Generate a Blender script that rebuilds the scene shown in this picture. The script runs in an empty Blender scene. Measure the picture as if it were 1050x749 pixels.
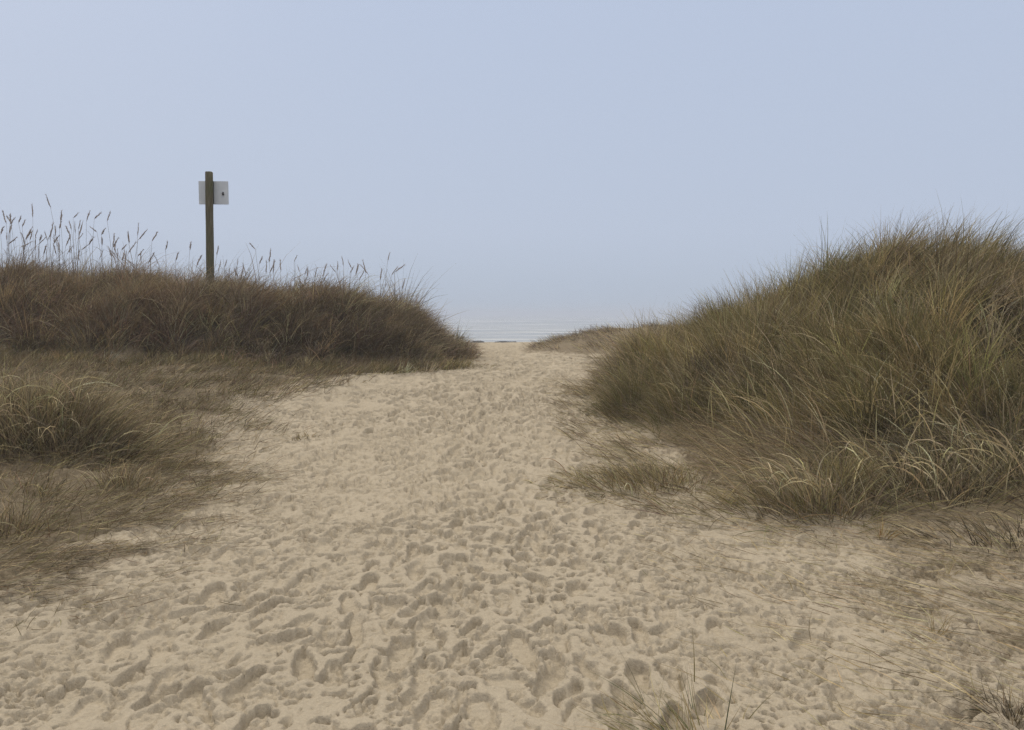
import bpy, math, time
import numpy as np

T0 = time.time()
R = math.radians
rng = np.random.default_rng(7)
scene = bpy.context.scene
COL = scene.collection

# ------------------------------------------------------------------ camera
CAM_H = 1.6
IMG_W, IMG_H, F_PX = 1050.0, 749.0, 789.0
HORIZON_Y = 322.0
PITCH = math.atan((IMG_H / 2 - HORIZON_Y) / F_PX)


def at(px, py, depth):
    """World point lying on the photo pixel (px, py) at ground distance depth (along +Y)."""
    u, v = (px - IMG_W / 2) / F_PX, (py - IMG_H / 2) / F_PX
    fy, fz = math.cos(PITCH), -math.sin(PITCH)
    uy, uz = math.sin(PITCH), math.cos(PITCH)
    d = (u, fy - v * uy, fz - v * uz)
    s = depth / d[1]
    return (d[0] * s, depth, CAM_H + d[2] * s)


cam_data = bpy.data.cameras.new("camera")
cam = bpy.data.objects.new("camera", cam_data)
COL.objects.link(cam)
cam.location = (0, 0, CAM_H)
cam.rotation_euler = (math.pi / 2 - PITCH, 0, 0)
cam_data.sensor_width = 36.0
cam_data.lens = 36.0 * F_PX / IMG_W
cam_data.clip_start = 0.05
cam_data.clip_end = 6000
scene.camera = cam


# ------------------------------------------------------------------ noise
def _hash(ix, iy, seed):
    h = (ix.astype(np.int64) * 374761393 + iy.astype(np.int64) * 668265263 + seed * 1274126177) & 0xFFFFFFFF
    h = ((h ^ (h >> 13)) * 1274126177) & 0xFFFFFFFF
    h = h ^ (h >> 16)
    return h


def gnoise(x, y, scale, seed):
    """Gradient noise, about -1..1; scale = wavelength in metres."""
    x = x / scale + 1000.37
    y = y / scale + 1000.71
    ix, iy = np.floor(x), np.floor(y)
    fx, fy = x - ix, y - iy
    ux = fx * fx * fx * (fx * (fx * 6 - 15) + 10)
    uy = fy * fy * fy * (fy * (fy * 6 - 15) + 10)
    out = 0
    for dx in (0, 1):
        for dy in (0, 1):
            a = _hash(ix + dx, iy + dy, seed).astype(np.float64) * (2 * math.pi / 4294967296.0)
            g = np.cos(a) * (fx - dx) + np.sin(a) * (fy - dy)
            out = out + g * (ux if dx else 1 - ux) * (uy if dy else 1 - uy)
    return out * 1.5


def sstep(a, b, x):
    t = np.clip((x - a) / (b - a), 0, 1)
    return t * t * (3 - 2 * t)


# ------------------------------------------------------------------ terrain
_py = np.arange(-50, 2600, 0.5)
_pz = np.interp(_py, [-50, 6, 9, 12, 15, 19, 23, 26, 30, 40, 60, 104, 130, 300, 2600],
                [0, 0, .06, .25, .48, .60, .635, .62, .4, -.6, -1.75, -2.19, -2.7, -5, -8])
_k = np.hanning(9); _k /= _k.sum()
_pz = np.convolve(np.pad(_pz, 4, mode="edge"), _k, mode="valid")


MOUNDS = [(-5.6, 8.35, .40, .55), (-4.75, 8.3, .34, .5), (-6.6, 8.6, .25, .7), (-4.0, 7.0, .08, .35), (-4.6, 6.3, .10, .4)]


def base_h(x, y):
    z = np.interp(y, _py, _pz)
    near = sstep(60, 25, y)
    z = z + near * 0.20 * sstep(-2.2, -7, x) + near * .10 * sstep(1.5, 6, x) * sstep(3, 7, y)
    lf = sstep(-2.8, -4.2, x) * sstep(3.5, 5, y)
    z = z + near * (.04 * gnoise(x, y, 2.7, 3) + .02 * gnoise(x, y, 1.1, 4) + lf * (.07 * gnoise(x, y, 1.7, 5) + .05 * gnoise(x, y, .6, 6)))
    for mx, my, mh, mr in MOUNDS:
        z = z + mh * np.exp(-(((x - mx) / mr) ** 2 + ((y - my) / (mr * .8)) ** 2))
    return z


class TPS:
    """Thin-plate surface through control points (x, y, height)."""
    def __init__(self, pts):
        p = np.array(pts, float)
        self.c = p[:, :2]
        n = len(p)
        K = self._k(self.c, self.c)
        P = np.hstack([np.ones((n, 1)), self.c])
        A = np.zeros((n + 3, n + 3))
        A[:n, :n] = K + 1e-3 * np.eye(n)
        A[:n, n:] = P
        A[n:, :n] = P.T
        self.w = np.linalg.solve(A, np.concatenate([p[:, 2], np.zeros(3)]))

    @staticmethod
    def _k(a, b):
        r2 = ((a[:, None, :] - b[None]) ** 2).sum(-1)
        return r2 * np.log(np.maximum(r2, 1e-12)) * .5

    def __call__(self, x, y):
        x = np.asarray(x, float); y = np.asarray(y, float)
        q = np.stack([x.ravel(), y.ravel()], 1)
        v = self._k(q, self.c) @ self.w[:-3] + self.w[-3] + q @ self.w[-2:]
        return v.reshape(x.shape)


LEFT_TPS = TPS([
    (-15, 14.6, 0), (-12.5, 14.9, 0), (-10.3, 15.1, 0), (-8, 15.2, 0), (-6, 15.3, 0), (-4, 15.4, 0), (-2.5, 15.6, 0), (-1.5, 15.8, 0),
    (-.95, 16.2, 0), (-.7, 17, 0), (-.8, 18.5, 0),
    (-15, 17, 1.25), (-12, 17, 1.25), (-10, 17, 1.22), (-8, 17, 1.18), (-6.5, 17.1, 1.08), (-5, 17, .95), (-4.0, 16.9, 1.0), (-3.2, 16.9, 1.10), (-2.7, 16.9, .82),
    (-2.1, 16.9, .42), (-1.6, 16.9, .13), (-1.1, 17, .02),
    (-11, 15.9, .95), (-8, 16.0, .9), (-6, 16.0, .85), (-4, 16.05, .8), (-3, 16.1, .65),
    (-15, 21, 1.0), (-10, 21, .95), (-6, 21, .8), (-3, 20, .75), (-1.6, 19.5, .2),
    (-15, 26, 0), (-8, 25, 0), (-4, 24, 0), (-1.5, 22, 0), (-19, 14.5, 0), (-20, 18, .6), (-20, 22, .4), (-3, 13, -.4), (-9, 13, -.4), (1, 17, -.3), (0, 21, -.3)])
RIGHT_TPS = TPS([
    (1.5, 11.2, 0), (1.35, 12.6, 0), (1.65, 10.1, 0), (1.95, 8.9, 0), (2.1, 7.7, 0), (2.2, 6.8, 0), (2.7, 6.3, 0), (3.5, 6.5, 0), (4.5, 6.9, 0), (5.5, 7.0, 0), (7, 6.8, 0), (9.5, 6.2, 0),
    (2.4, 8.8, .20), (2.6, 7.6, .18), (2.9, 7.0, .2), (3.4, 7.4, .38), (4.5, 7.8, .55), (6, 8, .7), (2.2, 10.4, .36), (1.85, 11.2, .34),
    (2.6, 9.2, .35), (3.6, 9.2, .7), (4.6, 9.4, 1.15), (5.6, 9.3, 1.5), (7.5, 9, 1.5),
    (1.85, 12.1, .55), (3, 12, .80), (4, 11.6, 1.22), (4.7, 11.1, 1.70), (5.5, 10.6, 1.90), (6.6, 10.3, 1.62), (8.5, 10.2, 1.55), (11, 10, 1.6),
    (2.0, 14.6, 0), (4, 14.4, .5), (6, 13.5, 1.2), (9, 13, 1.5), (12, 13, 1.5), (4, 16.5, 0), (9, 17, .3), (13, 17, .3),
    (13, 6.5, 0), (16, 8, 0), (16.5, 12, .2), (15, 15, .2), (.3, 11, -.35), (.5, 8.5, -.3), (2, 5, -.35), (6, 5, -.5)])
FAR_TPS = TPS([
    (.1, 19, 0), (.9, 18.2, 0), (2.5, 17.7, 0), (4, 17.2, 0), (6.5, 17, 0), (.1, 20.5, 0), (0.4, 22, 0), (1, 24, 0),
    (.8, 20.3, .17), (1.5, 20.7, .34), (2.3, 21, .48), (3.4, 21, .54), (5, 21, .5), (8, 21, .5), (1.6, 19.2, .16), (3, 19.2, .3), (5, 19, .4),
    (4, 26, 0), (8, 26, 0), (11, 18, .3), (13, 21, .5), (12, 25, 0), (-.8, 20, -.2), (3, 16, -.3)])


def dune_h(tps, x, y, rough=1.0):
    d = tps(x, y)
    return d + rough * sstep(0.02, .5, d) * (.19 * gnoise(x, y, 1.3, 21) + .14 * gnoise(x, y, .6, 22))


def surface(x, y):
    x = np.asarray(x, float); y = np.asarray(y, float)
    b = base_h(x, y)
    d = np.maximum.reduce([dune_h(LEFT_TPS, x, y), dune_h(RIGHT_TPS, x, y), dune_h(FAR_TPS, x, y, .5)])
    inb = (y > 5) & (y < 27) & (x > -21) & (x < 17)
    return b + np.where(inb, np.maximum(d, 0), 0)


def sink(tps, x, y):
    return tps(x, y)


# ------------------------------------------------------------------ mesh helpers
def tag(o, label=None, cat=None, group=None, kind=None):
    if label: o["label"] = label
    if cat: o["category"] = cat
    if group: o["group"] = group
    if kind: o["kind"] = kind
    return o


def mesh_quads(name, verts, quads, mat, smooth=True, tris=None):
    me = bpy.data.meshes.new(name)
    verts = np.asarray(verts, np.float32)
    quads = np.asarray(quads, np.int32)
    nq = len(quads)
    nt = 0 if tris is None else len(tris)
    me.vertices.add(len(verts))
    me.vertices.foreach_set("co", verts.ravel())
    loops = quads.ravel()
    starts = np.arange(nq, dtype=np.int32) * 4
    if nt:
        loops = np.concatenate([loops, np.asarray(tris, np.int32).ravel()])
        starts = np.concatenate([starts, nq * 4 + np.arange(nt, dtype=np.int32) * 3])
    me.loops.add(len(loops))
    me.loops.foreach_set("vertex_index", loops)
    me.polygons.add(nq + nt)
    me.polygons.foreach_set("loop_start", starts)
    me.polygons.foreach_set("use_smooth", np.full(nq + nt, smooth, dtype=bool))
    me.update(calc_edges=True)
    me.validate()
    if mat: me.materials.append(mat)
    return me


def link(name, me, parent=None, loc=None):
    o = bpy.data.objects.new(name, me)
    COL.objects.link(o)
    if parent is not None: o.parent = parent
    if loc is not None: o.location = loc
    return o


def attr_f(me, name, vals):
    a = me.attributes.new(name, "FLOAT", "POINT")
    a.data.foreach_set("value", np.asarray(vals, np.float32))


def attr_c(me, name, rgb):
    a = me.attributes.new(name, "FLOAT_COLOR", "POINT")
    c = np.ones((len(rgb), 4), np.float32)
    c[:, :3] = rgb
    a.data.foreach_set("color", c.ravel())


# ------------------------------------------------------------------ materials
def new_mat(name):
    m = bpy.data.materials.new(name)
    m.use_nodes = True
    nt = m.node_tree
    b = nt.nodes["Principled BSDF"]
    return m, nt, b


def N(nt, typ, **kw):
    n = nt.nodes.new(typ)
    for k, v in kw.items():
        if k.startswith("i_"):
            n.inputs[k[2:].replace("_", " ")].default_value = v
        else:
            setattr(n, k, v)
    return n


def ramp(nt, fac, stops):
    n = nt.nodes.new("ShaderNodeValToRGB")
    el = n.color_ramp.elements
    while len(el) < len(stops): el.new(.5)
    for e, (p, c) in zip(el, stops):
        e.position = p
        e.color = (*c, 1) if len(c) == 3 else c
    nt.links.new(fac, n.inputs[0])
    return n.outputs[0]


def mixc(nt, fac, a, b, blend="MIX"):
    n = nt.nodes.new("ShaderNodeMix")
    n.data_type = "RGBA"; n.blend_type = blend
    for s, v in ((n.inputs[0], fac), (n.inputs[6], a), (n.inputs[7], b)):
        if isinstance(v, bpy.types.NodeSocket): nt.links.new(v, s)
        elif isinstance(v, (int, float)): s.default_value = v
        else: s.default_value = (*v, 1)
    return n.outputs[2]


def noise(nt, vec, scale, detail=4, rough=.55):
    n = N(nt, "ShaderNodeTexNoise")
    n.inputs["Scale"].default_value = scale
    n.inputs["Detail"].default_value = detail
    n.inputs["Roughness"].default_value = rough
    nt.links.new(vec, n.inputs["Vector"])
    return n.outputs[0]


def mat_sand(name="sand"):
    m, nt, b = new_mat(name)
    co = N(nt, "ShaderNodeTexCoord").outputs["Object"]
    n1 = noise(nt, co, 1.3, 5)
    n2 = noise(nt, co, 46, 8, .78)
    n3 = noise(nt, co, 420, 3, .7)
    c = ramp(nt, n1, [(.3, (.320, .276, .208)), (.7, (.405, .352, .272))])
    c = mixc(nt, .42, c, ramp(nt, n2, [(.25, (.20, .167, .122)), (.72, (.585, .512, .400))]))
    c = mixc(nt, .3, c, ramp(nt, n3, [(.3, (.21, .175, .130)), (.7, (.62, .545, .425))]))
    # flecks of dry plant matter
    mpf = N(nt, "ShaderNodeMapping"); mpf.inputs["Scale"].default_value = (1, .5, 1); mpf.inputs["Rotation"].default_value = (0, 0, 1.0)
    nt.links.new(co, mpf.inputs[0])
    fl = ramp(nt, noise(nt, mpf.outputs[0], 34, 6, .75), [(.26, (1, 1, 1)), (.36, (0, 0, 0))])
    c = mixc(nt, fl, c, (.12, .09, .058))
    # dry litter trodden into the sand near the vegetation
    at_ = N(nt, "ShaderNodeAttribute", attribute_name="litter").outputs["Fac"]
    mp = N(nt, "ShaderNodeMapping"); mp.inputs["Scale"].default_value = (1, .45, 1); mp.inputs["Rotation"].default_value = (0, 0, .6)
    nt.links.new(co, mp.inputs[0])
    l1 = noise(nt, mp.outputs[0], 14, 8, .72)
    l2 = noise(nt, co, 2.6, 6, .68)
    av = N(nt, "ShaderNodeMath", operation="MULTIPLY_ADD"); av.inputs[1].default_value = 1.3; nt.links.new(l2, av.inputs[0]); nt.links.new(l1, av.inputs[2])
    sh = N(nt, "ShaderNodeMath", operation="SUBTRACT"); sh.inputs[1].default_value = .65; nt.links.new(av.outputs[0], sh.inputs[0])
    sub = N(nt, "ShaderNodeMath", operation="ADD"); nt.links.new(at_, sub.inputs[0]); nt.links.new(sh.outputs[0], sub.inputs[1])
    lf = ramp(nt, sub.outputs[0], [(.62, (0, 0, 0)), (.92, (.55, .55, .55)), (1.25, (.95, .95, .95))])
    lit = ramp(nt, n2, [(.25, (.085, .068, .045)), (.75, (.27, .22, .15))])
    c = mixc(nt, lf, c, lit)
    # damp wet sand towards the water
    wet = N(nt, "ShaderNodeAttribute", attribute_name="wet").outputs["Fac"]
    c = mixc(nt, wet, c, (.16, .145, .12))
    nt.links.new(c, b.inputs["Base Color"])
    b.inputs["Roughness"].default_value = .95
    b.inputs["Specular IOR Level"].default_value = .12
    bump = N(nt, "ShaderNodeBump"); bump.inputs["Strength"].default_value = .8; bump.inputs["Distance"].default_value = .016
    hh = N(nt, "ShaderNodeMath", operation="ADD")
    g1 = noise(nt, co, 60, 5, .65); g2 = noise(nt, co, 300, 2, .6)
    mm = N(nt, "ShaderNodeMath", operation="MULTIPLY"); mm.inputs[1].default_value = .25
    nt.links.new(g2, mm.inputs[0]); nt.links.new(g1, hh.inputs[0]); nt.links.new(mm.outputs[0], hh.inputs[1])
    nt.links.new(hh.outputs[0], bump.inputs["Height"]); nt.links.new(bump.outputs[0], b.inputs["Normal"])
    return m


def mat_thatch(name, c0, c1):
    m, nt, b = new_mat(name)
    co = N(nt, "ShaderNodeTexCoord").outputs["Object"]
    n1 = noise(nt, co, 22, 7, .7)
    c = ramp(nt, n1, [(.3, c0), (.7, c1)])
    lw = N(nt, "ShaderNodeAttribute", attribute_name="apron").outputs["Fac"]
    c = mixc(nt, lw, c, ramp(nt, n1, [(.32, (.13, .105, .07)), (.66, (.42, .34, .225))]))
    nt.links.new(c, b.inputs["Base Color"])
    b.inputs["Roughness"].default_value = 1
    b.inputs["Specular IOR Level"].default_value = .05
    bump = N(nt, "ShaderNodeBump"); bump.inputs["Distance"].default_value = .03
    nt.links.new(noise(nt, co, 40, 6, .7), bump.inputs["Height"]); nt.links.new(bump.outputs[0], b.inputs["Normal"])
    return m


def mat_blade(name="grass_blade"):
    m, nt, b = new_mat(name)
    a = N(nt, "ShaderNodeAttribute", attribute_name="tone").outputs["Color"]
    nt.links.new(a, b.inputs["Base Color"])
    b.inputs["Roughness"].default_value = .7
    b.inputs["Specular IOR Level"].default_value = .18
    tr = N(nt, "ShaderNodeBsdfTranslucent"); nt.links.new(a, tr.inputs[0])
    mx = N(nt, "ShaderNodeMixShader"); mx.inputs[0].default_value = .20
    nt.links.new(b.outputs[0], mx.inputs[1]); nt.links.new(tr.outputs[0], mx.inputs[2])
    nt.links.new(mx.outputs[0], nt.nodes["Material Output"].inputs[0])
    return m


M_SAND = mat_sand()
M_BLADE = mat_blade()

# ------------------------------------------------------------------ the ground: one polar sheet
def build_ground():
    d = [0.0, .6, 1.0, 1.4, 1.8, 2.1, 2.35]
    while d[-1] < 30:
        x = d[-1]
        s = .0024 * x if x < 6 else (min(.034, .0036 * x) if x < 20 else .034 + (x - 20) * .02)
        d.append(x + s)
    while d[-1] < 700: d.append(d[-1] * 1.06)
    d = np.array(d)
    a_mid = np.arange(-.69, .69, .00142)
    a_out1 = np.linspace(-math.pi, -1.0, 40, endpoint=False)
    a_out2 = np.linspace(-1.0, -.69, 60, endpoint=False)
    ang = np.concatenate([a_out1, a_out2, a_mid, -a_out2[::-1], -a_out1[::-1]])
    ang = np.unique(ang)[:-1]           # the seam at +pi joins back to -pi
    D, A = np.meshgrid(d, ang, indexing="ij")
    X, Y = D * np.sin(A), D * np.cos(A)
    Z = base_h(X, Y)
    # path mask: trodden sand
    near = sstep(34, 24, D) * sstep(.8, 1.6, D)
    veg_l = np.interp(Y, [2.6, 3.4, 4.2, 5.3, 6.7, 8.4, 11, 13.5, 15.0, 15.8, 17, 40],
                      [-2.7, -2.6, -2.45, -2.55, -2.7, -3.0, -3.6, -3.2, -2.0, -.8, -.6, -.6])
    veg_l = veg_l + .25 * gnoise(X, Y, 1.5, 40) + .15 * gnoise(X, Y, .5, 41)
    veg_r = np.interp(Y, [2.4, 3.4, 4.5, 5.6, 6.6, 7.7, 8.8, 10.5, 12.5, 17, 40],
                      [1.3, 1.7, 2.0, 2.1, 1.7, 1.3, 1.5, 1.3, 1.0, 1.5, 1.5])
    veg_r = veg_r + .25 * gnoise(X, Y, 1.2, 42) + .15 * gnoise(X, Y, .45, 43)
    ll = sstep(-.05, -1.1, X - veg_l) * sstep(2.4, 3.6, D)
    lr = sstep(-.1, 1.0, X - veg_r)
    near_r = sstep(6.9, 5.2, Y)            # in front of the right dune: only a thin scatter of litter
    lr = lr * (1 - .62 * near_r)
    litter = np.clip(np.maximum(ll, lr), 0, 1) * sstep(40, 24, Y) * (Y > 0)
    trod = near * np.clip(1 - litter * .35, .3, 1)
    smooth = np.zeros_like(Z)              # 1 inside a fresh print: churn is pressed flat there
    F = np.zeros_like(Z)
    pr = []
    for wk in range(74):                                      # people walking to and from the beach
        x = rng.normal(-.5, 1.15); head = rng.normal(.06, .10); side = rng.choice([-1, 1])
        y = rng.uniform(1.6, 2.6) + (0 if rng.random() < .8 else rng.uniform(0, 9)); way = rng.choice([-1, 1]); ph = rng.uniform(0, 6)
        step = rng.uniform(.60, .80); sz = rng.uniform(.84, 1.12); hard = rng.uniform(.7, 1.25)
        while y < 26:
            th = head + .16 * math.sin(y * .5 + ph)
            pr.append((x + side * .10 + rng.normal(0, .03), y, th + side * .10 + rng.normal(0, .10) + (math.pi if way < 0 else 0), sz, hard))
            x += math.sin(th) * step + rng.normal(0, .03); y += math.cos(th) * step * rng.uniform(.92, 1.08); side = -side
            x += (.012 * y - .15 - x) * .03
    for _ in range(900):
        pr.append((rng.uniform(-4.2, 4.2), 2.2 + rng.random() ** .8 * 20, rng.uniform(0, 6.28), rng.uniform(.75, 1.1), rng.uniform(.5, 1)))
    px = [p[0] for p in pr]; py = [p[1] for p in pr]
    order = np.argsort(rng.random(len(pr)))
    for i in order:
        x0, y0 = px[i], py[i]
        if x0 > 2.2 + .15 * rng.random() and y0 > 5.5: continue
        if x0 < -3.2 and y0 > 5: continue
        dd = math.hypot(x0, y0); aa = math.atan2(x0, y0)
        if abs(aa) > .9: continue
        rad = .30
        r0, r1 = np.searchsorted(d, [dd - rad, dd + rad])
        c0, c1 = np.searchsorted(ang, [aa - rad / dd, aa + rad / dd])
        if r1 - r0 < 2 or c1 - c0 < 2: continue
        sl = (slice(r0, r1), slice(c0, c1))
        th = pr[i][2]
        dx, dy = X[sl] - x0, Y[sl] - y0
        wob = .012 * gnoise(X[sl], Y[sl], .10, 50 + i % 7) + .006 * gnoise(X[sl], Y[sl], .035, 57)
        u = dx * math.cos(th) - dy * math.sin(th)           # across the sole
        v = dx * math.sin(th) + dy * math.cos(th)           # along the sole, toe at +v
        big = pr[i][3]
        hl = .135 * big
        w = (.046 + .012 * np.clip(v / hl, -1, 1)) * big * rng.uniform(.9, 1.25)
        q = np.sqrt((u / w) ** 2 + np.maximum(np.abs(v) / hl, 0) ** 4)
        dist = (q - 1) * .05 + wob                            # about signed metres to the outline
        kind = rng.random()
        dep = rng.uniform(.014, .034) * pr[i][4]
        if kind < .33: dep *= .55; 
        edge = .006 if kind > .3 else .018
        inside = sstep(edge, -edge, dist)
        tilt = 1 + .5 * np.clip(v / hl, -1, 1) * rng.choice([-1, 1])
        rim = np.exp(-((dist - .028) / .022) ** 2) * rng.uniform(.010, .026) * (1 + .6 * np.clip(-v / hl, -1, 1))
        moat = -rng.uniform(.006, .024) * np.exp(-((dist + .006) / (.007 + .0011 * dd)) ** 2) * sstep(-.2, .5, rng.choice([-1, 1]) * v / hl + .5 * u / w)
        F[sl] = F[sl] * (1 - inside) + inside * np.minimum(-dep * tilt + .35 * F[sl].mean(), .004) + rim * np.clip(1 - F[sl] / .024, 0, 1) + moat
        sm = rng.uniform(.3, 1.0)
        smooth[sl] = np.maximum(smooth[sl] * (1 - .8 * rim / .016), inside * sm)
        if rng.random() < .30:                                # a heel or toe that dug in
            vv = v - rng.choice([-1, 1]) * hl * .9
            F[sl] -= rng.uniform(.015, .040) * sstep(1.5, .6, (u / .028) ** 2 + (vv / .022) ** 2 + 8 * wob)
    F = np.where(F > 0, .026 * np.tanh(F / .026), .065 * np.tanh(F / .065))
    F = F * np.clip(.78 + .55 * gnoise(X, Y, 1.6, 58), .35, 1.2)
    # churned sand between the prints
    wx = .05 * gnoise(X, Y, .3, 60); wy = .05 * gnoise(X, Y, .3, 61)
    c1 = gnoise(X, Y, .42, 62) * .016
    b2 = (.4 - np.abs(gnoise(X + wx, Y + wy, .19, 63))) * .018
    b3 = (.4 - np.abs(gnoise(X + wx, Y + wy, .070, 64))) * .042
    b4 = (gnoise(X, Y, .034, 65) + .6 * np.minimum(0, gnoise(X + wx, Y, .05, 68) + .1) * 2) * .0150
    b5 = gnoise(X, Y, .015, 66) * .0052 * sstep(6.5, 4, D)
    # loose pits, kicked holes with a steep lip
    pn = gnoise(X + 1.6 * wx, Y + wy, .115, 67) + .5 * gnoise(X, Y, .05, 69)
    patch = np.clip(.85 + .95 * gnoise(X, Y, 1.2, 70) + .35 * gnoise(X, Y, .4, 74), .2, 1.3)
    lip = -.56 + .22 * (1 - patch)
    lip = -.50 - .28 * (1.05 - patch)
    pit = -sstep(lip - .04, lip - .13, pn) * .026 + .007 * np.exp(-((pn - lip - .07) / .08) ** 2)
    pn2 = gnoise(X + wx, Y + .8 * wy, .052, 75)
    pit = pit - sstep(-.40, -.50, pn2) * .019 * patch * sstep(20, 12, D)
    b3 = b3 * (.6 + .4 * sstep(3, 7, D))
    wl = .012 + .0016 * D
    cn = gnoise(X * .62 + 1.5 * wx, Y + 1.5 * wy, .16, 76)
    cm = sstep(-.05, .30, gnoise(X, Y, .19, 77)) * (.35 + .65 * sstep(-.3, .3, gnoise(X, Y, .9, 78)))
    crev = -.030 * np.exp(-(cn / (wl * 9)) ** 2) * cm
    cn2 = gnoise(X * .7 + wx, Y + wy, .08, 79)
    crev2 = -.017 * np.exp(-(cn2 / (wl * 13)) ** 2) * sstep(.0, .3, gnoise(X, Y, .11, 82)) * sstep(13, 8, D)
    pit = pit * .8 + crev + crev2
    b2 = b2 * patch; b3 = b3 * patch; b4 = b4 * (.3 + .8 * patch)
    churn = c1 + (b2 + b3 + b4 + b5 + pit) * (1 - .92 * smooth)
    T = churn + F
    T = np.where(T > 0, .0095 * np.tanh(T / .0095), -.062 * np.tanh(-T * 1.55 / .062))      # dry sand slumps: tops are low and blunt, dents are sharp
    Z = Z + trod * T * (1 + .7 * sstep(6, 12, D))
    # under the dunes' skins the sheet sinks a little so the two never meet in one plane
    inb = (Y > 5) & (Y < 27) & (X > -21) & (X < 17)
    dd_ = np.full(X.shape, -1.0)
    xs, ys = X[inb], Y[inb]
    big_ = np.empty(xs.shape)
    for s in range(0, len(xs), 120000):
        e = slice(s, s + 120000)
        big_[e] = np.maximum.reduce([LEFT_TPS(xs[e], ys[e]), RIGHT_TPS(xs[e], ys[e]), FAR_TPS(xs[e], ys[e])])
    dd_[inb] = big_
    Z = Z - .10 * sstep(0.02, .15, dd_)
    wet = sstep(55, 95, Y)
    nr, nc = X.shape
    idx = np.arange(nr * nc).reshape(nr, nc)
    nx = np.roll(idx, -1, axis=1)
    quads = np.stack([idx[1:-1, :], nx[1:-1, :], nx[2:, :], idx[2:, :]], -1).reshape(-1, 4)[:, ::-1]
    tris = np.stack([np.full(nc, idx[0, 0]), nx[1, :], idx[1, :]], -1)[:, ::-1]
    me = mesh_quads("ground", np.stack([X, Y, Z], -1).reshape(-1, 3), quads, M_SAND, True, tris)
    attr_f(me, "litter", litter.ravel()); attr_f(me, "wet", wet.ravel())
    o = link("ground", me)
    tag(o, "pale trodden sand path full of footprints running between two dunes to the beach", "sand path", kind="structure")


build_ground()
print("ground", time.time() - T0)


def build_dune(name, tps, x0, x1, y0, y1, step, mat, label, rough=1.0):
    xs = np.arange(x0, x1, step); ys = np.arange(y0, y1, step)
    Y, X = np.meshgrid(ys, xs, indexing="ij")
    D = dune_h(tps, X, Y, rough)
    Z = base_h(X, Y) + np.maximum(D, -.3) + .025 * gnoise(X, Y, .22, 71) - .012
    nr, nc = X.shape
    idx = np.arange(nr * nc).reshape(nr, nc)
    q = np.stack([idx[:-1, :-1], idx[:-1, 1:], idx[1:, 1:], idx[1:, :-1]], -1).reshape(-1, 4)
    keep = (D.ravel()[q] > -.08).any(1)
    q = q[keep]
    used = np.unique(q)
    re = np.full(nr * nc, -1); re[used] = np.arange(len(used))
    me = mesh_quads(name, np.stack([X, Y, Z], -1).reshape(-1, 3)[used], re[q], mat)
    for a in ("litter",):
        attr_f(me, a, sstep(-.02, .16, D.ravel()[used]) * .55 + .2)
    attr_f(me, "wet", np.zeros(len(used)))
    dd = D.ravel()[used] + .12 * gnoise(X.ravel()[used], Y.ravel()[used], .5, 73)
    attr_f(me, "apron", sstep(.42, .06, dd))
    o = link(name, me)
    tag(o, label, "dune", kind="structure")
    return o


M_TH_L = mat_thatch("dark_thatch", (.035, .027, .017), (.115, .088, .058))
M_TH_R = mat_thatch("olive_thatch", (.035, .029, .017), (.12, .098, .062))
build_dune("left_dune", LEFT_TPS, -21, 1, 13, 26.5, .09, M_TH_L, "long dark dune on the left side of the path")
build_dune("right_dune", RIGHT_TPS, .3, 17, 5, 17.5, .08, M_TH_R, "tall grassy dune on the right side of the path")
build_dune("far_dune", FAR_TPS, -.6, 14, 16, 26.5, .09, M_SAND, "low brown dune beyond the right dune beside the path end", .5)


# ------------------------------------------------------------------ grass blades
def blades(name, root, az, tilt, length, width, bend, rgb, curl=None, roll=None, segs=4, tip_rgb=None, kink=None):
    """Curved tapering ribbons; one mesh. tilt: start angle from vertical, bend: extra angle gained by the tip."""
    n = len(root)
    curl = np.zeros(n) if curl is None else curl
    roll = rng.uniform(-1.2, 1.2, n) if roll is None else roll
    pos = np.array(root, float)
    V = np.zeros((n, segs + 1, 2, 3))
    C = np.zeros((n, segs + 1, 2, 3))
    prof = np.array([.75, 1, .95, .75, .5, .3, .12])
    tt = np.linspace(0, 1, segs + 1)
    wp = np.interp(tt, np.linspace(0, 1, len(prof)), prof)
    for k in range(segs + 1):
        t = tt[k]
        ang = tilt + bend * t ** 1.4
        if kink is not None: ang = ang + np.where(t > kink[0], kink[1], 0)
        a = az + curl * t
        dirv = np.stack([np.sin(ang) * np.cos(a), np.sin(ang) * np.sin(a), np.cos(ang)], -1)
        side = np.stack([-np.sin(a), np.cos(a), np.zeros(n)], -1)
        nor = np.cross(dirv, side)
        w = side * np.cos(roll)[:, None] + nor * np.sin(roll)[:, None]
        hw = (width * wp[k] * .5)[:, None]
        V[:, k, 0] = pos - w * hw
        V[:, k, 1] = pos + w * hw
        c = rgb if tip_rgb is None else rgb * (1 - t) + tip_rgb * t
        C[:, k, 0] = c; C[:, k, 1] = c
        if k < segs: pos = pos + dirv * (length / segs)[:, None]
    b = (np.arange(n) * (segs + 1) * 2)[:, None]
    k = np.arange(segs)[None, :] * 2
    s = b + k
    q = np.stack([s, s + 1, s + 3, s + 2], -1).reshape(-1, 4)
    return V.reshape(-1, 3), q, C.reshape(-1, 3)


def join(parts):
    vs, qs, cs, off = [], [], [], 0
    for v, q, c in parts:
        vs.append(v); qs.append(q + off); cs.append(c); off += len(v)
    return np.concatenate(vs), np.concatenate(qs), np.concatenate(cs)


def grass_obj(name, parts, label, cat, group=None, kind=None, origin=None):
    v, q, c = join(parts)
    if origin is not None: v = v - np.asarray(origin)
    me = mesh_quads(name, v, q, M_BLADE, False)
    attr_c(me, "tone", c)
    o = link(name, me, loc=origin)
    return tag(o, label, cat, group, kind)


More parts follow.
